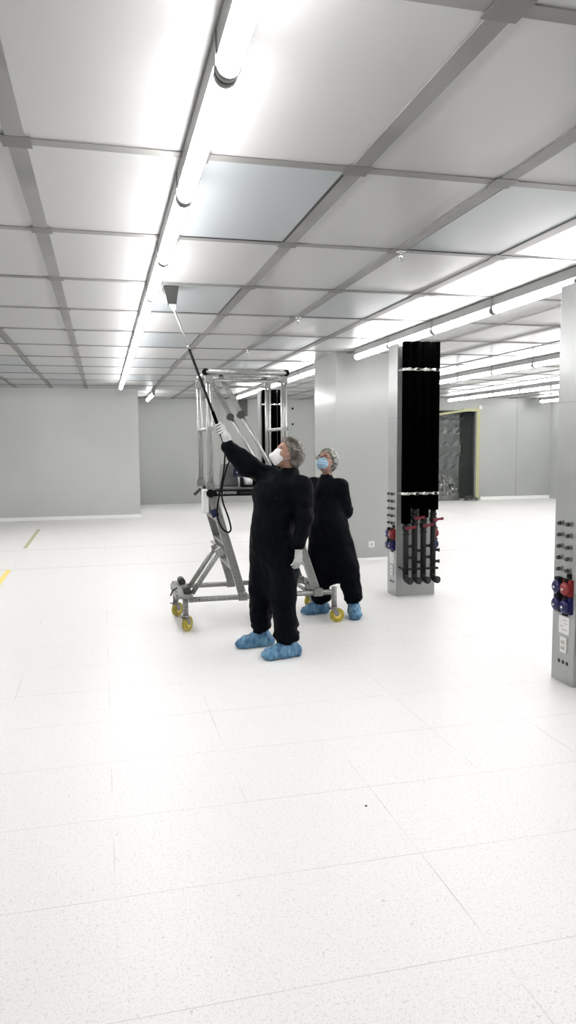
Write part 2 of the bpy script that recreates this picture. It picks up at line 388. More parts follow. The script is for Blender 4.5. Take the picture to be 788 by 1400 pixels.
# ------------------------------------------------------------------ tube lights
SEG = 1.187; TZ = 1.65+1.112; TR = 0.033
def make_light(x, y):
    t = thing('tube_light', '', 'ceiling light', (x, y, CZ))
    ya, yb = y-SEG/2, y+SEG/2
    MB().box((x-.034, ya, TZ+.028), (x+.034, yb, CZ-.0085)).build('housing', M_housing, t)
    MB().cyl((x, ya+.036, TZ), (x, yb-.036, TZ), TR, n=20).build('glowing_tube', M_tube, t)
    MB().cyl((x, ya+.004, TZ), (x, ya+.035, TZ), TR+.003, n=20).box((x-.016, ya+.001, TZ+.02), (x+.016, ya+.027, TZ+.03)).build('end_cap', M_ring, t)
    MB().cyl((x, yb-.035, TZ), (x, yb-.004, TZ), TR+.003, n=20).box((x-.016, yb-.027, TZ+.02), (x+.016, yb-.001, TZ+.03)).build('end_cap', M_ring, t)
    MB().box((x-.039, yb-.032, TZ-.004), (x+.039, yb-.001, CZ-.0088)).build('mounting_strap', M_ring, t)
    return t
numw = ['first', 'second', 'third', 'fourth', 'fifth', 'sixth', 'seventh', 'eighth', 'ninth', 'tenth', 'eleventh', 'twelfth', 'thirteenth', 'fourteenth', 'fifteenth', 'sixteenth']
rows = [  # x, joint anchor, y start, y end, first visible y, description
    (lightx[0], 2.32, -0.1, 15.6, 1.6, 'long row to the left wall', 'row leading to the left wall'),
    (lightx[1], 4.65, -0.2, 9.5, 4.3, 'row over the service columns', 'row above the service columns'),
    (lightx[1], 11.08, 11.0, 18.4, 11.0, 'row seen through the lift frame', 'row behind the shaft block'),
    (lightx[2], 2.73, -0.9, 18.2, 8.9, 'third row from the left', 'third row from the left'),
    (lightx[3], 3.08, -0.5, 18.9, 12.6, 'fourth row from the left', 'fourth row from the left'),
    (-2.49, 2.5, 2.4, 15.2, 99, 'left row', 'leftmost row just outside the picture'),
    (lightx[4], 2.13, -0.3, 19.0, 16.5, 'rightmost and farthest row', 'rightmost row'),
]
proto = None
for x, an, ya, yb, vis, desc, short in rows:
    y = an+SEG*math.ceil((ya-an)/SEG-1e-6); cnt = 0
    while y+SEG <= yb+.05:
        if proto is None: t = proto = make_light(x, y+SEG/2)
        else: t = copy_tree(proto, None, (x, y+SEG/2, CZ))
        if y+SEG > vis:
            t['label'] = 'glowing tube light, %s from the camera in the %s' % (numw[min(cnt, 15)], desc); cnt += 1
        else:
            t['label'] = 'glowing white tube light overhead nearer than the picture edge, %s' % short
        t['group'] = 'tube lights of the %s' % short
        y += SEG
# the short light hung at the far end behind the left wall
for k, y in enumerate((17.75, 18.94)):
    t = copy_tree(proto, None, (1.16, y, CZ)); t['label'] = ['nearer', 'farther'][k]+' tube light of the short far row just past the left wall edge'; t['group'] = 'short far row of tube lights'

# ------------------------------------------------------------------ service columns
def column(yf, lab):
    xa, xb, yb, zt = 3.02, 3.47, yf+.25, 1.65+1.03
    t = thing('utility_tower', lab, 'column', ((xa+xb)/2, (yf+yb)/2, 0))
    sh = MB().box((xa, yf, 0), (xb, yb, zt)).build('shaft', M_steel, t, bevel=.004)
    MB().box((xa-.001, yf-.0012, 1.905), (xb+.001, yb+.001, 1.909)).build('panel_joint', M_steel_seam, sh)
    MB().box((xa+.02, yf-.004, zt-.25), (xa+.09, yf+.01, zt-.04)).build('top_bracket', M_alud, sh)
    y2, y1 = yf+.155, yf+.06
    for sx, xs in ((-1, xa), (1, xb)):
        if sx == -1:
            for k in range(5):
                z = 1.10-.078*k
                for yy in (y2, y1):
                    q = MB().cyl((xs, yy, z), (xs-.008, yy, z), .017, n=12).cyl((xs-.008, yy, z), (xs-.022, yy, z), .009, n=10).build('outlet_nipple', M_alud, t)
                    MB().cyl((xs-.022, yy, z), (xs-.042, yy, z-.003), .015, .012, n=8).build('coupling', M_joint, q)
            MB().box((xs-.014, y1-.02, .735), (xs, y1+.02, .765)).build('small_black_tag', M_black, t)
        for r, z in enumerate((.665, .545)):
            for cidx, yy in enumerate((y2, y1)):
                m_ = M_red if (r == 0 and cidx == 1) else M_bluep
                MB()
                q = MB().box((xs-.030 if sx < 0 else xs, yy-.042, z-.052), (xs if sx < 0 else xs+.030, yy+.042, z+.062)).build('power_socket', M_black if cidx == 0 else m_, t, bevel=.004)
                rot = Matrix.Rotation(-0.25*sx, 3, 'Y')
                mb = MB().cyl((xs+sx*.03, yy, z), (xs+sx*.042, yy, z), .046, .044, n=24).ell((xs+sx*.040, yy, z), (.024, .045, .045))
                mb.build('socket_lid', m_, q)
                MB().ell((xs+sx*.064, yy-.003, z-.002), (.004, .010, .009)).build('emblem', M_white, q)
                MB().box((xs+sx*.028-.008, yy-.022, z+.045), (xs+sx*.028+.02, yy+.022, z+.066)).build('hinge', M_black, q)
    MB().box((xa-.012, yf+.075, .472), (xa, yf+.125, .497)).build('latch', M_black, t)
    q = MB().box((xa-.006, yf+.05, .345), (xa, yf+.165, .465)).build('rating_plate', M_white, t)
    for k, (ya_, yb_) in enumerate(((.075, .12), (.07, .10), (.115, .15), (.07, .13))):
        MB().box((xa-.007, yf+ya_, .437-.022*k), (xa-.006, yf+yb_, .441-.022*k)).build('printed_line', M_steel_seam, q)
    q = MB().box((xa-.012, yf+.07, .215), (xa, yf+.14, .320)).build('switch_plate', M_white, t, bevel=.003)
    MB().box((xa-.016, yf+.085, .275), (xa-.012, yf+.125, .300)).box((xa-.016, yf+.085, .235), (xa-.012, yf+.125, .260)).build('rocker', M_capband, q)
    for k in range(3):
        MB().cyl((xa-.0015, yf+.16-.045*k, .145), (xa+.01, yf+.16-.045*k, .145), .014, n=16).build('cable_hole', M_gasket, t)
    # four insulated pipes in front
    yp = yf-.13; xs = (3.075, 3.175, 3.275, 3.385); bot = (.80, .96, .86, .94); lev = (.755, .855, .775, .835)
    for k, x in enumerate(xs):
        p = MB().cyl((x, yp, bot[k]), (x, yp, zt), .0515, n=20).build('insulated_pipe', M_foam, t)
        MB().cyl((x, yp, .24), (x, yp, bot[k]+.02), .030, n=16).build('bare_pipe', M_pipe, p)
        mb = MB().tube([(x, yp, .26), (x, yp, .225), (x+.005, yp-.02, .205), (x+.012, yp-.05, .20), (x+.018, yp-.07, .20)], .032, n=14)
        mb.cyl((x+.014, yp-.062, .20), (x+.020, yp-.086, .20), .038, n=18); mb.build('elbow', M_pipe, p)
        MB().cyl((x+.020, yp-.086, .20), (x+.0208, yp-.089, .20), .026, n=16).build('open_end', M_gasket, p)
        z = lev[k]
        MB().ell((x, yp, z), (.042, .042, .05)).cyl((x, yp, z-.075), (x, yp, z-.055), .036, n=14).cyl((x, yp, z+.045), (x, yp, z+.07), .036, n=14).cyl((x, yp-.02, z), (x, yp-.062, z), .012).build('valve_body', M_pipe, p)
        hb = MB().beam((x-.035, yp-.068, z+.003), (x+.055, yp-.072, z+.010), .012, .024, side=(0, 1, 0)).beam((x+.055, yp-.072, z+.010), (x+.080, yp-.078, z+.016), .014, .028)
        hb.cyl((x, yp-.05, z), (x, yp-.078, z), .018, n=12); hb.build('valve_handle', M_redv, p)
        for zz in (.56, .44):
            MB().cyl((x+.012, yp-.02, zz-(.05 if k % 2 else 0)), (x+.055, yp-.03, zz-(.05 if k % 2 else 0)), .014, n=10).cyl((x+.05, yp-.03, zz-(.05 if k % 2 else 0)), (x+.06, yp-.032, zz-(.05 if k % 2 else 0)), .020, n=10).build('side_port', M_pipe, p)
        for zz in (1.65+.745, 1.65-.535):
            q = MB().cyl((x, yp, zz-.014), (x, yp, zz+.014), .0535, n=20).build('hose_clamp', M_chrome, p)
            MB().box((x-.016, yp-.066, zz-.012), (x+.016, yp-.052, zz+.012)).build('screw_housing', M_black if k % 2 else M_alud, p)
    for zz in (.315,):
        MB().box((3.03, yp-.012, zz-.012), (3.44, yp-.032+.012, zz+.012)).box((3.045, yp-.02, zz-.008), (3.06, yf, zz+.008)).box((3.41, yp-.02, zz-.008), (3.425, yf, zz+.008)).build('pipe_rail', M_pipe, t)
    for zz in (1.65+.745, 1.65-.535):
        MB().box((3.03, yp+.045, zz-.012), (3.46, yp+.06, zz+.012)).box((3.03, yp+.06, zz-.010), (3.05, yf, zz+.010)).box((3.44, yp+.06, zz-.010), (3.46, yf, zz+.010)).build('clamp_rail', M_alud, t)
    return t
column(4.26, 'grey steel service column at the right picture edge with nozzles and blue and red sockets')
column(7.37, 'steel service column in mid room with four black insulated pipes and red valve handles')
rear = column(14.35, 'distant service column with black pipes seen through the lift frame')

# wall outlet on the shaft block
o = thing('wall_outlet', 'small white outlet plate low on the pale shaft wall', 'outlet', (3.64, 9.8, .19))
MB().box((3.60, 9.788, .18), (3.685, 9.8, .265)).build('plate', M_white, o, bevel=.003)
MB().box((3.622, 9.785, .20), (3.663, 9.788, .245)).build('socket_insert', M_capband, o)

# floor tape strips
tag(MB().box((-1.275, 12.45, 0), (-1.215, 15.2, .0015)).build('floor_tape', M_tape), 'pale yellow floor tape strip, the farther one near the left wall', 'tape', 'yellow floor tape strips')
tag(MB().box((-1.275, 8.6, 0), (-1.215, 10.33, .0015)).build('floor_tape', M_tape2), 'bright yellow floor tape strip at the left picture edge, the nearer one', 'tape', 'yellow floor tape strips')
db = MB().ell((1.12, 3.07, .003), (.006, .005, .003)).build('floor_speck', M_black); tag(db, 'tiny black speck lying on the white floor in the foreground', 'debris')

# ------------------------------------------------------------------ signed distance modelling kit (numpy) for the figures
class SD:
    def __init__(s, lo, hi, h):
        s.lo = np.array(lo, float); s.h = h
        n = np.ceil((np.array(hi)-s.lo)/h).astype(int)+1
        s.n = n
        ax_ = [s.lo[i]+h*np.arange(n[i]) for i in range(3)]
        s.X, s.Y, s.Z = np.meshgrid(*ax_, indexing='ij')
        s.F = np.full(n, 9.0)
    def _m(s, D, k):
        if k <= 0: s.F = np.minimum(s.F, D); return s
        hh = np.maximum(k-np.abs(s.F-D), 0)/k
        s.F = np.minimum(s.F, D)-hh*hh*k*0.25
        return s
    def cap(s, a, b, ra, rb=None, k=.02, sq=None):
        """tapered capsule; sq=(axis vector, factor) squashes the section along the axis"""
        rb = ra if rb is None else rb
        a = np.array(a, float); b = np.array(b, float); ab = b-a; L2 = max((ab**2).sum(), 1e-9)
        P = (s.X-a[0], s.Y-a[1], s.Z-a[2])
        t = np.clip((P[0]*ab[0]+P[1]*ab[1]+P[2]*ab[2])/L2, 0, 1)
        q = [P[i]-t*ab[i] for i in range(3)]
        if sq is not None:
            v = np.array(sq[0], float); v /= np.linalg.norm(v); dd = q[0]*v[0]+q[1]*v[1]+q[2]*v[2]
            q = [q[i]+(sq[1]-1)*dd*v[i] for i in range(3)]
        D = np.sqrt(q[0]**2+q[1]**2+q[2]**2)-(ra+(rb-ra)*t)
        return s._m(D, k)
    def ell(s, c, r, R=None, k=.02, sub=False):
        P = np.stack((s.X-c[0], s.Y-c[1], s.Z-c[2]))
        if R is not None: P = np.tensordot(np.array(R).T, P, axes=(1, 0))
        k0 = np.sqrt((P[0]/r[0])**2+(P[1]/r[1])**2+(P[2]/r[2])**2)
        k1 = np.sqrt((P[0]/r[0]**2)**2+(P[1]/r[1]**2)**2+(P[2]/r[2]**2)**2)
        D = k0*(k0-1)/np.maximum(k1, 1e-6)
        if sub: s.F = np.maximum(s.F, -D); return s
        return s._m(D, k)
    def noise(s, amp, f, seed=0, stretch=(1, 1, 1), where=None):
        rs = np.random.RandomState(seed); W = 0
        for o in range(3):
            ff = f*(1.7**o); am = 1/(1.6**o)
            for _ in range(3):
                v = rs.randn(3); v /= np.linalg.norm(v); v *= np.array(stretch); ph = rs.rand()*6.28
                v2 = rs.randn(3); v2 /= np.linalg.norm(v2)
                W = W+am*np.sin(ff*(s.X*v[0]+s.Y*v[1]+s.Z*v[2])+ph+1.3*np.sin(ff*.6*(s.X*v2[0]+s.Y*v2[1]+s.Z*v2[2])))
        D = amp*W/3
        if where is not None: D = D*where(s.X, s.Y, s.Z)
        s.F = s.F+D; return s
    def cut(s, p, nrm):
        nrm = np.array(nrm, float); nrm /= np.linalg.norm(nrm)
        s.F = np.maximum(s.F, (s.X-p[0])*nrm[0]+(s.Y-p[1])*nrm[1]+(s.Z-p[2])*nrm[2]); return s
    def shell(s, th): s.F = np.abs(s.F)-th; return s
    def mesh(s):
        F = s.F; I = F < 0; nx, ny, nz = F.shape
        cs = [(i, j, k) for i in (0, 1) for j in (0, 1) for k in (0, 1)]
        sub = lambda A, c: A[c[0]:nx-1+c[0], c[1]:ny-1+c[1], c[2]:nz-1+c[2]]
        cnt = sum(sub(I, c).astype(int) for c in cs); act = (cnt > 0) & (cnt < 8)
        idx = np.full(act.shape, -1); ids = np.argwhere(act); idx[act] = np.arange(len(ids))
        acc = np.zeros((len(ids), 3)); wt = np.zeros(len(ids))
        for a in cs:
            for d_ in range(3):
                if a[d_] == 1: continue
                b = list(a); b[d_] = 1; b = tuple(b)
                fa = sub(F, a)[act]; fb = sub(F, b)[act]; cr = (fa < 0) != (fb < 0)
                t = np.where(cr, fa/np.where(cr, fa-fb, 1), 0)
                pos = np.array(a, float)+np.outer(t, np.eye(3)[d_])
                acc += pos*cr[:, None]; wt += cr
        V = s.lo+s.h*(ids+acc/wt[:, None])
        quads = []
        for d_ in range(3):
            u, v = (d_+1) % 3, (d_+2) % 3
            sl0 = [slice(None)]*3; sl1 = [slice(None)]*3; sl0[d_] = slice(0, -1); sl1[d_] = slice(1, None)
            A, B = I[tuple(sl0)], I[tuple(sl1)]; E = np.argwhere(A != B)
            E = E[(E[:, u] > 0) & (E[:, v] > 0) & (E[:, u] < F.shape[u]-1) & (E[:, v] < F.shape[v]-1)]
            if len(E) == 0: continue
            fl = A[tuple(E.T)]; q = []
            for du, dv in ((1, 1), (0, 1), (0, 0), (1, 0)):
                c = E.copy(); c[:, u] -= du; c[:, v] -= dv; q.append(idx[tuple(c.T)])
            q = np.stack(q, 1); q[~fl] = q[~fl][:, ::-1]; quads.append(q)
        Q = np.concatenate(quads); Q = Q[(Q >= 0).all(1)]
        return V, Q
    def build(s, name, material, parent, smooth_iter=1):
        V, Q = s.mesh(); off = np.array(world_of(parent))
        me = bpy.data.meshes.new(name); me.from_pydata((V-off).tolist(), [], Q.tolist())
        me.polygons.foreach_set('use_smooth', [True]*len(Q)); me.materials.append(material); me.update()
        o = bpy.data.objects.new(name, me); COL.objects.link(o)
        if parent is not None: o.parent = parent
        if smooth_iter:
            md = o.modifiers.new('smooth', 'SMOOTH'); md.iterations = smooth_iter; md.factor = 0.5
        return o
def v3(*a): return np.array(a, float)
def frame(f, tilt_roll=0):
    """columns: forward, left, up of a head looking along f"""
    f = np.array(f, float); f /= np.linalg.norm(f); l = np.cross((0, 0, 1), f); l /= np.linalg.norm(l); u = np.cross(f, l)
    return np.stack((f, l, u), 1)
def hd(C, R, p): return np.array(C)+R @ np.array(p, float)

def add_head(s, C, R, nk, k=.012):
    """skull, jaw, nose, brow, ears into field s. head frame: x forward, y left, z up"""
    h = lambda *p: hd(C, R, p)
    s.ell(h(-.015, 0, .025), (.093, .074, .088), R, k=k)
    s.ell(h(.020, 0, -.035), (.066, .058, .075), R, k=.03)
    s.cap(h(.045, 0, -.088), h(.055, 0, -.085), .020, k=.03)
    s.cap(h(.078, 0, .018), h(.101, 0, -.018), .009, .013, k=.012)       # nose
    s.cap(h(.066, -.035, .030), h(.066, .035, .030), .013, k=.015)       # brow
    s.cap(h(.072, -.02, -.052), h(.072, .02, -.052), .009, k=.01)        # lips
    for sg in (-1, 1):
        s.ell(h(.070, sg*.031, .008), (.012, .015, .011), R, sub=True)
        s.ell(h(.055, sg*.040, -.022), (.026, .02, .022), R, k=.02)      # cheek
        s.ell(h(-.010, sg*.077, -.008), (.018, .008, .030), R, k=.006)   # ear
        s.ell(h(-.004, sg*.085, -.006), (.008, .006, .016), R, sub=True)
    return s
def add_hand(s, W, D, Nn, side, curl, splay=1.0, sc=1.0, thumb_out=1.0, thumb_curl=.4):
    """W wrist; D along the fingers; Nn back-of-hand normal; side +1: thumb on D x Nn side. five separate fingers"""
    D = v3(*D)/np.linalg.norm(D); Nn = v3(*Nn); Nn -= Nn.dot(D)*D; Nn /= np.linalg.norm(Nn); T = np.cross(D, Nn)*side
    P = lambda d_, t_, n_: v3(*W)+sc*(D*d_+T*t_+Nn*n_)
    s.cap(P(-.03, 0, 0), P(.01, 0, 0), .023*sc, .024*sc, k=.01, sq=(Nn, 1.25))
    s.cap(P(.02, .012, 0), P(.082, .022, 0), .019*sc, .016*sc, k=.012, sq=(Nn, 1.3))
    s.cap(P(.02, -.010, 0), P(.078, -.022, 0), .019*sc, .015*sc, k=.014, sq=(Nn, 1.3))
    s.cap(P(.02, 0, 0), P(.082, 0, 0), .020*sc, .017*sc, k=.014, sq=(Nn, 1.3))
    for i, (t0, ln) in enumerate(((.030, .072), (.010, .080), (-.011, .074), (-.031, .058))):
        p = P(.078-(.006 if i == 3 else 0), t0, 0); a = 0.0; sp = t0*2.2*splay
        for seg, fr in enumerate((.45, .30, .25)):
            a += curl[min(seg, len(curl)-1)]*(1+.08*i)
            dr = D*math.cos(a)-Nn*math.sin(a)+T*sp*(.5 if seg else .5); dr /= np.linalg.norm(dr)
            q = p+dr*ln*fr*sc; r = (.0095, .0085, .0078)[seg]*sc
            s.cap(p, q, r, r*.93, k=.003); p = q
    b = P(.018, .024, -.004)
    d1 = D*.72+T*.75*thumb_out-Nn*.30; d1 /= np.linalg.norm(d1)
    c1 = b+d1*.042*sc; d2 = D*.9+T*.35*thumb_out-Nn*thumb_curl; d2 /= np.linalg.norm(d2)
    c2 = c1+d2*.032*sc; d3 = D*.95+T*.1*thumb_out-Nn*thumb_curl*1.6; d3 /= np.linalg.norm(d3); c3 = c2+d3*.026*sc
    s.cap(b, c1, .014*sc, .012*sc, k=.010); s.cap(c1, c2, .0115*sc, .0105*sc, k=.003); s.cap(c2, c3, .0105*sc, .009*sc, k=.003)
    return s
def eyes(C, R, par):
    for sg in (-1, 1):
        c = hd(C, R, (.062, sg*.031, .008)); e = MB().ell(c, (.0115, .0115, .0115), nu=14, nv=10).build('eye', M_eye, par)
        MB().ell(hd(C, R, (.0715, sg*.031, .009)), (.0045, .0045, .0045), nu=10, nv=8).build('iris', M_iris, e)
        pts = [hd(C, R, (.079-abs(t_)*.006, sg*(.031+t_*.018), .0325+.003*(1-t_*t_))) for t_ in (-1, -.5, 0, .5, 1)]
        MB().tube(pts, [.0015, .003, .0032, .0028, .001], n=6).build('eyebrow', M_brow, par)

# ------------------------------------------------------------------ worker with the pole
C1 = v3(1.395, 5.65, 1.565); R1 = frame((-.93, -.16, .30))
sR, eR, wR = v3(1.345, 5.77, 1.345), v3(1.115, 5.80, 1.475), v3(.965, 5.785, 1.665)
sL, eL, wL = v3(1.470, 5.52, 1.315), v3(1.485, 5.46, 1.07), v3(1.425, 5.40, .865)
hipR, kR, aR = v3(1.24, 5.73, .86), v3(1.215, 5.79, .47), v3(1.215, 5.83, .10)
hipL, kL, aL = v3(1.33, 5.58, .86), v3(1.335, 5.53, .46), v3(1.345, 5.49, .09)
handR = v3(.895, 5.782, 1.775)
person = thing('person', 'worker in dark navy coverall with white mask raising a long pole to the ceiling', 'person', (1.28, 5.65, 0))
s = SD((.78, 5.25, 0.0), (1.66, 6.02, 1.76), .0115)
s.ell((1.30, 5.65, 1.15), (.10, .13, .24), k=.03).ell((1.28, 5.65, .92), (.11, .14, .13), k=.05)
s.cap(sR, sL, .065, k=.06).cap((1.42, 5.65, 1.36), C1-v3(-.02, 0, .05), .052, .050, k=.03)
s.cap(sR, eR, .048, .040).cap(eR, wR, .038, .027).cap(sL, eL, .048, .040).cap(eL, wL, .038, .026)
s.cap(hipR, kR, .075, .052, k=.03).cap(kR, aR, .050, .036).cap(hipL, kL, .075, .052, k=.03).cap(kL, aL, .050, .036)
s.cap(aR, aR+v3(-.12, 0, -.055), .035, .028).cap(aL, aL+v3(-.12, -.02, -.05), .035, .028)
add_head(s, C1, R1, None)
s.build('body', M_skin, person)
# small finger-resolution hands inside the gloves are the gloves themselves
eyes(C1, R1, person)
# coverall
def soft(a, b, x): return np.clip((x-a)/(b-a), 0, 1)
s = SD((.84, 5.16, 0.03), (1.74, 6.06, 1.80), .0105)
s.ell((1.305, 5.65, 1.16), (.170, .200, .25), k=.05)
s.ell((1.30, 5.65, 1.26), (.165, .205, .13), k=.06)
s.ell((1.275, 5.65, .95), (.175, .185, .22), k=.07)
s.cap(sR-v3(0, 0, .01), sL-v3(0, 0, .01), .080, k=.07)
s.cap((1.42, 5.65, 1.33), (1.415, 5.65, 1.425), .082, .073, k=.03)          # stand-up collar
s.cap(sR, eR, .092, .080, k=.05).cap(eR, wR-v3(.005, 0, .035), .080, .056, k=.03)
s.cap(eR-v3(0, 0, .035), (eR+wR)/2-v3(.01, 0, .03), .062, .05, k=.04)
s.cap(sL, eL, .088, .078, k=.04).cap(eL, wL+v3(0, 0, .03), .076, .052, k=.03)
s.cap(hipR+v3(-.01, 0, 0), kR, .118, .098, k=.05).cap(kR, aR+v3(-.005, 0, .075), .097, .088, k=.03)
s.cap(hipL+v3(.015, 0, 0), kL, .122, .108, k=.05).cap(kL, aL+v3(0, 0, .075), .106, .095, k=.03)
s.cap((1.29, 5.65, .78), (1.28, 5.66, .50), .13, .07, k=.05)
s.ell((1.215, 5.83, .175), (.088, .085, .035), k=.02).ell((1.345, 5.49, .165), (.100, .09, .035), k=.02)
s.noise(.0075, 30, 11, (1, 1, .55)); s.noise(.010, 17, 12, (1, 1, .8))
s.noise(.012, 40, 13, (.5, .5, 1.6), where=lambda X, Y, Z: soft(.45, .1, Z)+soft(.25, 0, np.abs(Z-1.08))*.6*(X > 1.42))
s.cut((0, 0, .065), (0, 0, -1))
s.ell(C1-v3(-.02, 0, .075), (.056, .056, .09), k=0, sub=True)
cov = s.build('coverall', M_cloth, person, 1)
# placket, button, collar flap
pts = [(1.352-.01*k*.6, 5.462-.004*k, 1.40-.05*k) for k in range(3)]
MB().cyl((1.262, 5.462, 1.235), (1.258, 5.452, 1.235), .009, n=12).build('button', M_black, cov)
# shoe covers
def shoe(ankle, toe, L_, Wd, par, seed, heel=.07):
    a = v3(*ankle); t_ = v3(*toe); d_ = (t_-a); d_[2] = 0; d_ /= np.linalg.norm(d_); R = frame(d_)
    lo = np.minimum(a, t_)-.16; hi = np.maximum(a, t_)+.16; lo[2] = -.01; hi[2] = .24
    s = SD(lo, hi, .0062)
    g0 = v3(a[0], a[1], 0)
    H = lambda f_, l_, u_: g0+R @ v3(f_, l_, u_)
    s.cap(H(-heel*.75, 0, .048), H(L_-heel-.075, 0, .040), .050, .048, k=.03, sq=((0, 0, 1), 1.0))
    s.ell(H(L_-heel-.085, 0, .038), (.095, .056, .045), R, k=.03)
    s.cap(H(-.015, 0, .06), H(-.005, 0, .125), .052, .050, k=.04)
    s.ell(H(.05, 0, .07), (.09, .045, .045), R, k=.04)
    s.noise(.0065, 70, seed, (1.2, 1, .5)); s.noise(.004, 120, seed+5)
    s.cut((0, 0, .002), (0, 0, -1)); s.cut((0, 0, .135), (0, 0, 1))
    s.ell(H(-.005, 0, .15), (.043, .040, .06), R, sub=True)
    return s.build('shoe_cover', M_shoe, par, 1)
shoe((1.225, 5.83, 0), (1.0, 5.81, 0), .29, .1, person, 21)
shoe((1.365, 5.475, 0), (1.13, 5.43, 0), .30, .1, person, 33)
# gloves
s = SD(wL-v3(.10, .10, .20), wL+v3(.10, .10, .10), .0036)
add_hand(s, wL+v3(-.004, 0, -.03), (-.10, -.05, -1), (.45, -.85, 0), -1, (.28, .32, .3), splay=1.2, sc=.96, thumb_out=.85)
s.cap(wL+v3(.0, 0, .035), wL+v3(-.002, 0, -.02), .036, .030, k=.01)
s.noise(.0012, 120, 4)
s.build('glove', M_glove, person, 1)
# pole geometry (needed for the gripping hand)
pole_lo, pole_hi = v3(.925, 5.790, 1.665), v3(.556, 6.00, 2.765)
pdir = (pole_hi-pole_lo)/np.linalg.norm(pole_hi-pole_lo)
grip = pole_lo+pdir*.115
s = SD(grip-v3(.11, .11, .16), grip+v3(.12, .12, .11), .0036)
Wp = wR+v3(-.022, -.002, .035)
# palm beside the pole (camera-right side), fingers wrap around it
q0 = grip+v3(.030, .004, -.030)
s.cap(Wp+v3(.012, 0, -.05), Wp, .037, .032, k=.012).cap(Wp, q0, .028, .028, k=.02)
s.cap(q0+v3(.004, .0, -.018), q0+v3(-.002, .006, .036), .026, .024, k=.02)
side_ = np.cross(pdir, (0, 1, 0)); side_ /= np.linalg.norm(side_); nrm_ = np.cross(side_, pdir)
if side_[0] < 0: side_ = -side_
if nrm_[1] > 0: nrm_ = -nrm_
for i in range(4):
    c = grip+pdir*(-.040+.0215*i); prev = None
    for j, ang in enumerate((10, 70, 130, 190, 245)):
        a = math.radians(ang); rr = (.027, .0265, .025, .0235, .022)[j]*(1 if i < 3 else .97)
        p = c+rr*(side_*math.cos(a)+nrm_*math.sin(a))-pdir*.003*j
        if prev is not None: s.cap(prev, p, .0098-.0005*j, .0095-.0005*j, k=.002)
        prev = p
prev = None
for j, ang in enumerate((-15, -60, -105, -140)):
    a = math.radians(ang); p = grip+pdir*(.030+.012*j)+.026*(side_*math.cos(a)+nrm_*math.sin(a))
    if prev is not None: s.cap(prev, p, .013-.001*j, .012-.001*j, k=.003)
    prev = p
s.build('glove', M_glove, person, 1)
# hair net cap
def cap_obj(C, R, mcap, par, seed, rad, amp):
    s = SD(np.array(C)-.17, np.array(C)+.17, .0065)
    s.ell(hd(C, R, (-.030, 0, .028)), rad, R, k=0)
    s.ell(hd(C, R, (-.070, 0, -.030)), (rad[0]*.55, rad[1]*.82, rad[2]*.66), R, k=.03)
    s.noise(amp, 45, seed); s.noise(amp*.6, 90, seed+3)
    # face opening: remove what lies in front of a plane running from hairline to behind the jaw
    s.cut(hd(C, R, (.040, 0, .050)), R @ v3(.86, 0, -.50))
    s.ell(hd(C, R, (-.02, 0, .01)), (.090, .0745, .088), R, sub=True)
    o = s.build('hair_cap', mcap, par, 1)
    return o
cap = cap_obj(C1, R1, M_cap, person, 41, (.118, .104, .112), .008)
# elastic hem and the two net folds
def arc(C, R, r, ax_l, n_=22, a0=-1.25, a1=1.25, fwd=.03, zc=.02):
    out = []
    for k in range(n_):
        a = a0+(a1-a0)*k/(n_-1)
        out.append(hd(C, R, (fwd-.12*abs(math.sin(a))**1.5*ax_l, r[0]*math.sin(a), zc+r[1]*math.cos(a))))
    return out
MB().tube(arc(C1, R1, (.098, .106), .35, fwd=.028), .0035, n=6).build('elastic_hem', M_capband, cap)
MB().tube([hd(C1, R1, p) for p in ((-.10, .088, .045), (-.05, .100, .048), (0, .101, .042), (.035, .088, .035))], .0022, n=6).build('net_fold', M_capband, cap)
MB().tube([hd(C1, R1, p) for p in ((.02, .02, .128), (-.04, .05, .128), (-.09, .07, .095))], .003, n=6).build('net_fold', M_capband, cap)
# face mask: cupped shell with ear loops
def mask_obj(C, R, m_, par, pleats, rr=(.052, .056, .058), cx=.062):
    s = SD(np.array(C)-.16, np.array(C)+.16, .0045)
    if pleats: s.ell(hd(C, R, (cx, 0, -.040)), rr, R, k=0)
    else:
        s.ell(hd(C, R, (.052, 0, -.040)), (.050, .058, .066), R, k=0)
        s.cap(hd(C, R, (.070, 0, -.006)), hd(C, R, (.116, 0, -.050)), .022, .012, k=.035)
        s.cap(hd(C, R, (.062, 0, -.085)), hd(C, R, (.116, 0, -.054)), .024, .012, k=.035)
    if pleats:
        U = (s.X-C[0])*R[0, 2]+(s.Y-C[1])*R[1, 2]+(s.Z-C[2])*R[2, 2]; s.F = s.F+.0022*np.sin(U*230)
    s.cut(hd(C, R, (.034, 0, -.04)), R @ v3(-1, 0, -.35))
    s.cut(hd(C, R, (0, 0, .006)), R @ v3(-.25, 0, 1))
    o = s.build('face_mask', m_, par, 1)
    for sg in (-1, 1):
        MB().tube([hd(C, R, p) for p in ((.046, sg*.050, -.012), (.02, sg*.068, -.004), (-.006, sg*.082, .010), (-.018, sg*.084, .018))], .0018, n=6).tube([hd(C, R, p) for p in ((.044, sg*.050, -.066), (.018, sg*.064, -.045), (-.006, sg*.080, -.028), (-.018, sg*.084, -.02))], .0018, n=6).build('ear_loop', m_, o)
    return o
mask_obj(C1, R1, M_maskw, person, False, (.074, .066, .070), .052)

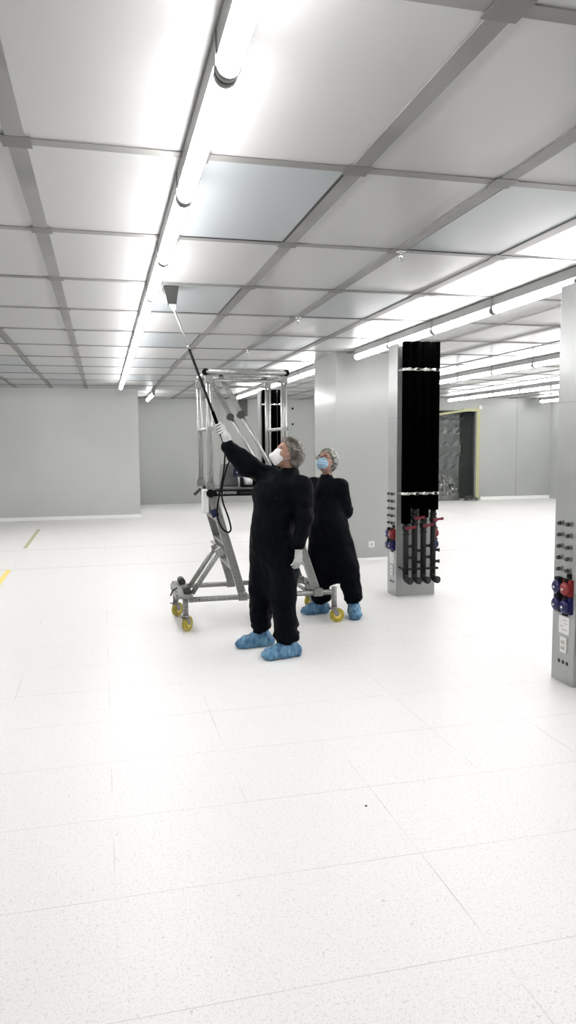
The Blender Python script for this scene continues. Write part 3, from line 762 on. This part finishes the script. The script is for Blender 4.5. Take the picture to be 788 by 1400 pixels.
# ------------------------------------------------------------------ second worker
C2 = v3(2.085, 6.86, 1.475); R2 = frame((-.72, -.66, .30))
s2R, e2R, w2R = v3(1.995, 6.985, 1.235), v3(1.955, 7.02, .98), v3(2.10, 7.09, .86)
s2L, e2L, w2L = v3(2.195, 6.79, 1.225), v3(2.275, 6.86, .985), v3(2.20, 7.01, .87)
h2R, k2R, a2R = v3(2.04, 6.90, .82), v3(2.005, 6.86, .46), v3(2.02, 6.83, .09)
h2L, k2L, a2L = v3(2.17, 6.80, .82), v3(2.255, 6.70, .46), v3(2.29, 6.63, .09)
per2 = thing('person', 'worker standing behind in dark coverall, blue mask, glasses and patterned hair cap', 'person', (2.12, 6.85, 0))
s = SD((1.75, 6.42, 0), (2.50, 7.28, 1.66), .0115)
s.ell((2.10, 6.88, 1.07), (.11, .11, .22), k=.03).ell((2.11, 6.86, .85), (.12, .12, .12), k=.05)
s.cap(s2R, s2L, .058, k=.05).cap((2.105, 6.89, 1.25), C2-v3(-.01, -.02, .05), .048, .046, k=.03)
s.cap(s2R, e2R, .045, .038).cap(e2R, w2R, .036, .026).cap(s2L, e2L, .045, .038).cap(e2L, w2L, .036, .026)
s.cap(h2R, k2R, .07, .05, k=.03).cap(k2R, a2R, .048, .035).cap(h2L, k2L, .07, .05, k=.03).cap(k2L, a2L, .048, .035)
s.cap(a2R, a2R+v3(-.10, -.01, -.05), .034, .027).cap(a2L, a2L+v3(-.01, -.10, -.05), .034, .027)
add_head(s, C2, R2, None)
s.build('body', M_skin, per2)
eyes(C2, R2, per2)
s = SD((1.72, 6.40, .03), (2.52, 7.30, 1.38), .0105)
s.ell((2.105, 6.885, 1.10), (.150, .155, .23), k=.05).ell((2.11, 6.86, .88), (.170, .170, .22), k=.07)
s.cap(s2R, s2L, .076, k=.06).cap((2.105, 6.90, 1.24), (2.10, 6.885, 1.318), .070, .064, k=.02)
s.cap(s2R, e2R, .082, .074, k=.04).cap(e2R, w2R, .070, .055, k=.03)
s.cap(s2L, e2L, .082, .076, k=.04).cap(e2L, w2L, .074, .055, k=.03)
s.cap(h2R, k2R, .118, .100, k=.05).cap(k2R, a2R+v3(0, 0, .08), .098, .086, k=.03)
s.cap(h2L, k2L, .118, .108, k=.05).cap(k2L, a2L+v3(-.005, 0, .09), .106, .090, k=.03)
s.cap((2.11, 6.85, .74), (2.13, 6.80, .36), .14, .085, k=.06)
s.ell((2.29, 6.63, .165), (.092, .088, .035), k=.02)
s.noise(.0075, 30, 15, (1, 1, .55)); s.noise(.009, 17, 16, (1, 1, .8))
s.noise(.012, 38, 17, (.5, .5, 1.6), where=lambda X, Y, Z: soft(.42, .1, Z)+soft(.25, 0, np.abs(Z-1.0))*.6*(X > 2.22))
s.cut((0, 0, .07), (0, 0, -1))
s.ell(C2-v3(-.01, -.02, .10), (.050, .050, .09), k=0, sub=True)
cov2 = s.build('coverall', M_cloth, per2, 1)
MB().cyl((2.02, 6.752, 1.13), (2.016, 6.744, 1.13), .008, n=12).cyl((2.02, 6.742, 1.05), (2.016, 6.734, 1.05), .008, n=12).build('button', M_black, cov2)
shoe((2.02, 6.83, 0), (1.80, 6.80, 0), .26, .1, per2, 51, .06)
shoe((2.285, 6.62, 0), (2.24, 6.42, 0), .25, .1, per2, 61, .06)
s = SD(v3(2.0, 6.92, .70), v3(2.32, 7.22, .95), .0045)
add_hand(s, w2L+v3(-.02, .02, -.02), (-.6, .3, -.5), (.5, .8, 0), 1, (.3, .4, .3), sc=.9)
s.build('glove', M_glove, per2, 1)
s = SD(v3(1.98, 6.98, .68), v3(2.30, 7.25, .95), .0045)
add_hand(s, w2R+v3(.02, .01, -.02), (.6, .1, -.5), (.4, .9, 0), -1, (.3, .4, .3), sc=.9)
s.build('glove', M_glove, per2, 1)
cap2 = cap_obj(C2, R2, M_cap2, per2, 44, (.108, .099, .106), .0055)
MB().tube(arc(C2, R2, (.097, .104), .35, fwd=.030), .003, n=6).build('elastic_hem', M_capband, cap2)
mask_obj(C2, R2, M_maskb, per2, True, (.058, .060, .062), .058)
# glasses
gl = MB()
for sg in (-1, 1):
    gl.tube([hd(C2, R2, (.094-.004*math.cos(2*PI*k/20)*0, sg*.034+.025*math.cos(2*PI*k/20), .006+.020*math.sin(2*PI*k/20))) for k in range(20)], .0022, n=6, closed=True)
    gl.tube([hd(C2, R2, p) for p in ((.092, sg*.058, .010), (.05, sg*.080, .012), (-.01, sg*.088, .012))], .0022, n=6)
gl.tube([hd(C2, R2, p) for p in ((.095, -.010, .008), (.099, 0, .011), (.095, .010, .008))], .0022, n=6)
gl.build('glasses', M_black, per2)

# ------------------------------------------------------------------ vacuum pole and hose
pole = thing('cleaning_pole', 'long black and silver pole with grey nozzle reaching the ceiling', 'pole', tuple(pole_lo))
P_ = lambda t_: pole_lo+(pole_hi-pole_lo)*t_
MB().cyl(P_(0), P_(.68), .0105, n=14).build('handle_tube', M_black, pole)
MB().cyl(P_(.0), P_(.21), .0135, n=14).build('grip_sleeve', M_foam, pole)
MB().cyl(P_(.66), P_(.93), .0085, n=14).cyl(P_(.655), P_(.68), .013, n=14).build('extension_tube', M_alud, pole)
# flared nozzle pressed to the ceiling
top = v3(.545, 6.0, CZ-.020); nb = P_(.93)
mb = MB(); ring = []
for k, (t_, wd, th) in enumerate(((0, .012, .012), (.25, .018, .014), (.55, .024, .017), (.88, .040, .024))):
    c = nb+(P_(1.0)-nb)*t_
    for sx, sy in ((-1, -1), (1, -1), (1, 1), (-1, 1)): ring.append((c[0]+sx*wd, c[1]+sy*th, c[2]))
fs = [(4*i+j, 4*i+(j+1) % 4, 4*i+4+(j+1) % 4, 4*i+4+j) for i in range(3) for j in range(4)]+[(3, 2, 1, 0), (12, 13, 14, 15)]
mb.add(ring, fs, False); mb.build('nozzle_neck', M_white, pole, bevel=.003)
c = P_(1.0)
mb = MB(); vs = [(c[0]-.030, c[1]-.03, c[2]-.030), (c[0]+.040, c[1]-.03, c[2]-.030), (c[0]+.040, c[1]+.03, c[2]-.030), (c[0]-.030, c[1]+.03, c[2]-.030),
                 (c[0]-.062, c[1]-.09, CZ-.0085), (c[0]+.055, c[1]-.09, CZ-.0085), (c[0]+.055, c[1]+.06, CZ-.0085), (c[0]-.062, c[1]+.06, CZ-.0085)]
mb.add(vs, [(0,3,2,1),(4,5,6,7),(0,1,5,4),(1,2,6,5),(2,3,7,6),(3,0,4,7)]); mb.build('nozzle_head', M_noz, pole)
def smooth_curve(pts, n_=8):
    P = [np.array(p, float) for p in pts]; P = [2*P[0]-P[1]]+P+[2*P[-1]-P[-2]]; out = []
    for i in range(1, len(P)-2):
        for k in range(n_):
            t_ = k/n_; a, b, c_, d_ = P[i-1], P[i], P[i+1], P[i+2]
            out.append(.5*((2*b)+(-a+c_)*t_+(2*a-5*b+4*c_-d_)*t_*t_+(-a+3*b-3*c_+d_)*t_**3))
    out.append(P[-2]); return [tuple(q) for q in out]
hp = [(.925, 5.79, 1.67), (.945, 5.86, 1.60), (.955, 5.93, 1.55), (.945, 5.95, 1.42), (.905, 5.95, 1.22), (.888, 5.95, 1.10), (.905, 5.95, 1.01), (.94, 5.95, .95), (.98, 5.95, .93), (1.0, 5.96, .96), (.983, 5.98, 1.05), (.945, 6.0, 1.17), (.935, 6.0, 1.26), (.962, 6.0, 1.39), (1.0, 6.02, 1.49), (1.10, 6.12, 1.56), (1.17, 6.30, 1.56), (1.18, 6.55, 1.50), (1.17, 6.66, 1.455)]
hz = MB().tube(smooth_curve(hp), .0072, n=8).build('hose', M_black); tag(hz, 'thin black hose looping down from the raised pole in front of the lift', 'hose')

# ------------------------------------------------------------------ mobile access lift
YF, YB = 6.45, 7.10
lift = thing('access_lift', 'folding aluminium mobile work platform on yellow castor wheels behind the workers', 'platform', (1.35, 6.78, 0))
GL, GR, GT = .905, 1.567, 2.262
DZ = 1.19
# guard frame
for y in (YF, YB):
    p = MB().cyl((GL-.02, y, GT), (GR+.02, y, GT), .024, n=16).build('top_rail', M_alud, lift)
    for x in (GL-.025, GR+.025):
        if y == YF: MB().cyl((x, y-.02, GT), (x, y+.03, GT), .029, n=16).build('end_cap', M_black, p)
    for x in (GL, GR):
        dx = .030 if x == GL else -.030
        q = MB().cyl((x-.012, y, DZ+.06), (x-.012, y, GT-.02), .0135, n=14).cyl((x+.018, y, DZ+.06), (x+.018, y, GT-.02), .0125, n=14).build('upright', M_alu, lift)
        MB().box((x-.032, y-.018, GT-.09), (x+.036, y+.018, GT-.03)).build('clamp', M_alud, q)
        MB().box((x-.034, y-.022, DZ+.055), (x+.040, y+.022, DZ+.12)).build('foot_bracket', M_alud, q)
    MB().cyl((GL+.03, y, GT-.075), (GR-.01, y, GT-.075), .011, n=12).build('rail', M_alud, lift)
for x in (GL, GR):
    MB().cyl((x, YF, GT), (x, YB, GT), .020, n=14).build('side_rail', M_alu, lift)
    MB().cyl((x, YF, 1.775), (x, YB, 1.775), .015, n=12).box((x-.02, YF-.02, 1.755), (x+.03, YF+.02, 1.795)).box((x-.02, YB-.02, 1.755), (x+.03, YB+.02, 1.795)).build('side_rail', M_alu, lift)
# telescopic braces
for y in (YF+.045, YB-.045):
    q = MB().beam((1.015, y, 2.235), (1.20, y, 1.895), .030, .040).build('brace', M_alud, lift)
    MB().cyl((1.20, y, 1.895), (1.545, y, 1.28), .017, n=14).build('brace_rod', M_alu, q)
    MB().cyl((1.19, y-.03, 1.90), (1.19, y+.03, 1.90), .034, n=16).box((1.165, y-.025, 1.875), (1.215, y+.025, 1.925)).build('brace_knob', M_joint, q)
    MB().cyl((1.015, y-.045, 2.24), (1.015, y+.02, 2.24), .012).build('pivot', M_black, q)
# deck
dk = MB().box((GL+.02, YF-.02, DZ+.0), (1.60, YF+.02, DZ+.057)).box((GL+.02, YB-.02, DZ), (1.60, YB+.02, DZ+.057)).box((GL+.02, YF, DZ+.01), (GL+.05, YB, DZ+.05)).box((1.57, YF, DZ+.01), (1.60, YB, DZ+.05)).build('deck_frame', M_black, lift, bevel=.003)
MB().box((GL+.03, YF-.01, DZ+.058), (1.60, YB+.01, DZ+.072)).build('deck_board', M_greyb, lift)
MB().cyl((GL-.005, YF-.045, DZ+.028), (GL-.005, YF+.02, DZ+.028), .036, n=18).build('deck_pivot', M_black, lift)
text_obj('lettering', 'YOUNGMAN', .034, (1.045, YF-.0212, DZ+.029), Matrix.Rotation(PI/2, 3, 'X'), mat('grey_white_print', (0.6, 0.6, 0.57), 0.5), dk, .0006, .175)
text_obj('lettering', 'ACCESS PLATFORM', .018, (1.25, YF-.0212, DZ+.026), Matrix.Rotation(PI/2, 3, 'X'), mat('dim_print', (0.07, 0.07, 0.065), 0.5), dk, .0004, .17)
# ladder legs
def leg(x0, z0, x1, z1):
    lg = []
    for y in (YF+.02, YB-.02):
        q = MB().beam((x0, y, z0), (x1, y, z1), .032, .062).build('ladder_rail', M_alud, lift, bevel=.004)
        d_ = Vector((x1-x0, 0, z1-z0)).normalized(); n_ = Vector((d_.z, 0, -d_.x))
        a = Vector((x0, y, z0))-n_*.033; b = Vector((x1, y, z1))-n_*.033
        MB().beam(a, b, .036, .006).beam(a+n_*.066, b+n_*.066, .036, .006).build('rail_flange', M_alu, q)
    for k in range(1, 4):
        t_ = k/4.0
        x, z = x0+(x1-x0)*t_, z0+(z1-z0)*t_
        MB().box((x-.035, YF+.03, z-.012), (x+.035, YB-.03, z+.012)).build('ladder_step', M_alud, lift)
leg(.925, 1.20, 1.175, .325)
leg(1.56, 1.21, 1.862, .325)
# lower braces
for y in (YF+.03, YF+.30):
    q = MB().cyl((.985, y, .70), (.735, y, .335), .022, n=14).build('lower_brace', M_alud, lift)
    MB().box((.955, y-.022, .66), (1.015, y+.022, .73), Matrix.Rotation(-.6, 3, 'Y')).build('brace_fitting', M_alu, q)
    q = MB().cyl((1.69, y, .70), (1.46, y, .335), .022, n=14).build('lower_brace', M_alud, lift)
MB().cyl((1.0, YF+.02, .71), (1.0, YB-.02, .71), .013, n=12).build('cross_rung', M_alud, lift)
# base rails
for y in (YF, YB):
    q = MB().cyl((.70, y, .285), (2.03 if y == YF else 2.0, y, .285), .024, n=16).build('base_rail', M_alud, lift)
    for x in (1.18, 1.88):
        MB().box((x-.04, y-.03, .255), (x+.04, y+.03, .325)).build('rail_clamp', M_alud, q, bevel=.004)
    MB().cyl((.79, y-.0255, .285), (.79, y-.02, .285), .006).build('rail_bolt', M_black, q)
MB().cyl((1.80, YF, .285), (1.80, YB, .285), .018, n=14).build('cross_bar', M_alud, lift)
MB().beam((1.78, YF+.05, .34), (1.92, YF+.05, .30), .08, .03).beam((1.70, YF+.12, .40), (1.86, YF+.12, .31), .05, .02).build('hinge_plate', M_alud, lift, bevel=.003)
# end bracket at the left
MB().box((.615, YF-.03, .30), (.735, YB+.03, .335)).box((.595, YF+.06, .27), (.62, YB-.05, .33)).build('end_bracket', M_alud, lift, bevel=.004)
for ya in (YF, YB-.2): MB().cyl((.69, ya, .36), (.69, ya+.15, .36), .033, n=16).build('bracket_sleeve', M_joint, lift)
MB().beam((.575, YF+.2, .335), (.62, YF+.2, .36), .02, .012).beam((.56, YF+.2, .29), (.58, YF+.2, .338), .02, .012).build('locking_lever', M_joint, lift)
# castors
def castor(x, y, ang, z_top, mat_post=M_alud, side=.0):
    q = MB().cyl((x, y, .135), (x, y, z_top), .025, n=16).cyl((x, y, .125), (x, y, .145), .030, n=16).build('castor_post', mat_post, lift)
    R_ = Matrix.Rotation(ang, 3, 'Z'); c = Vector((x, y, 0)) + R_ @ Vector((.028, 0, .066))
    ax_ = R_ @ Vector((0, 1, 0)); fwd = R_ @ Vector((1, 0, 0))
    wl = MB().cyl(c-ax_*.018, c+ax_*.018, .066, n=28).build('wheel', M_yellow, q)
    MB().cyl(c-ax_*.0195, c+ax_*.0195, .034, n=20).build('wheel_hub', M_tape2, q)
    MB().tube([c+(fwd*math.cos(2*PI*k/28)+Vector((0, 0, 1))*math.sin(2*PI*k/28))*.0525 for k in range(28)], .0075, n=8, closed=True)
    fk = MB()
    for sg in (-1, 1):
        a = Vector((x, y, .125))+ax_*.025*sg
        fk.beam(a, c+ax_*.025*sg, .004, .045, side=ax_)
    fk.box((x-.026, y-.026, .118), (x+.026, y+.026, .128)); fk.cyl(c-ax_*.031, c+ax_*.031, .008, n=10)
    fk.build('fork', mat_post, q)
    bl = Vector((x, y, .13))+fwd*(-.02)
    MB().beam(bl+ax_*0, bl-fwd*.045+Vector((0, 0, .012)), .03, .008, side=ax_).build('brake_pedal', M_joint, q)
    return q
castor(.672, YF+.015, .95, .30)
castor(.640, YB-.03, .80, .30)
castor(2.035, YF, .05, .33)
castor(1.97, YB+.01, .6, .30)
# white bracket cover, label, lever
MB().box((.830, YF-.035, 1.045), (.885, YF+.03, 1.255)).build('white_pouch', M_white, lift, bevel=.012)
MB().beam((.928, YF-.004, 1.075), (.951, YF-.004, 1.010), .008, .062).build('blue_sticker', M_navyl, lift)
MB().beam((.785, YF+.15, 1.20), (.83, YF+.1, 1.25), .02, .025).build('latch_lever', M_joint, lift)

# items on the deck
bx = MB().box((1.04, 6.62, DZ+.0725), (1.19, 6.84, 1.465), taper=.82).build('vacuum_unit', M_greyb, None, bevel=.012); tag(bx, 'plain grey box-shaped unit standing on the lift deck by the hose', 'vacuum unit')
vs = thing('warning_placard', 'navy blue placard with white triangle mark leaning on the grey unit', 'sign', (1.18, 6.58, 1.35))
MB().box((1.135, 6.570, 1.350), (1.25, 6.576, 1.485), Matrix.Rotation(.10, 3, 'Y')).build('board', M_navyl, vs)
mb = MB(); mb.add([(1.158, 6.5695, 1.385), (1.205, 6.5695, 1.385), (1.166, 6.5695, 1.455), (1.158, 6.566, 1.385), (1.205, 6.566, 1.385), (1.166, 6.566, 1.455)], [(0, 2, 1), (3, 4, 5), (0, 1, 4, 3), (1, 2, 5, 4), (2, 0, 3, 5)]); mb.build('white_triangle', M_white, vs)
MB().box((1.15, 6.566, 1.362), (1.225, 6.5695, 1.366)).build('small_print', M_greyb, vs)
tr = thing('tray', 'black open tray on the lift deck behind the raised sleeve', 'tray', (1.27, 6.56, DZ+.0725))
MB().box((1.195, 6.48, DZ+.0725), (1.39, 6.60, DZ+.085)).box((1.195, 6.48, DZ+.085), (1.205, 6.60, 1.345)).box((1.38, 6.48, DZ+.085), (1.39, 6.60, 1.345)).box((1.195, 6.592, DZ+.085), (1.39, 6.60, 1.345)).build('shell', M_black, tr)
rl = MB().cyl((1.215, 6.53, 1.315), (1.29, 6.53, 1.315), .038, n=20).cyl((1.222, 6.53, 1.315), (1.283, 6.53, 1.315), .0405, n=20).build('paper_roll', M_white, None); tag(rl, 'white paper roll resting in the black tray on the deck', 'paper roll')
rl.location.z = -(1.315-.0405-(DZ+.0855))
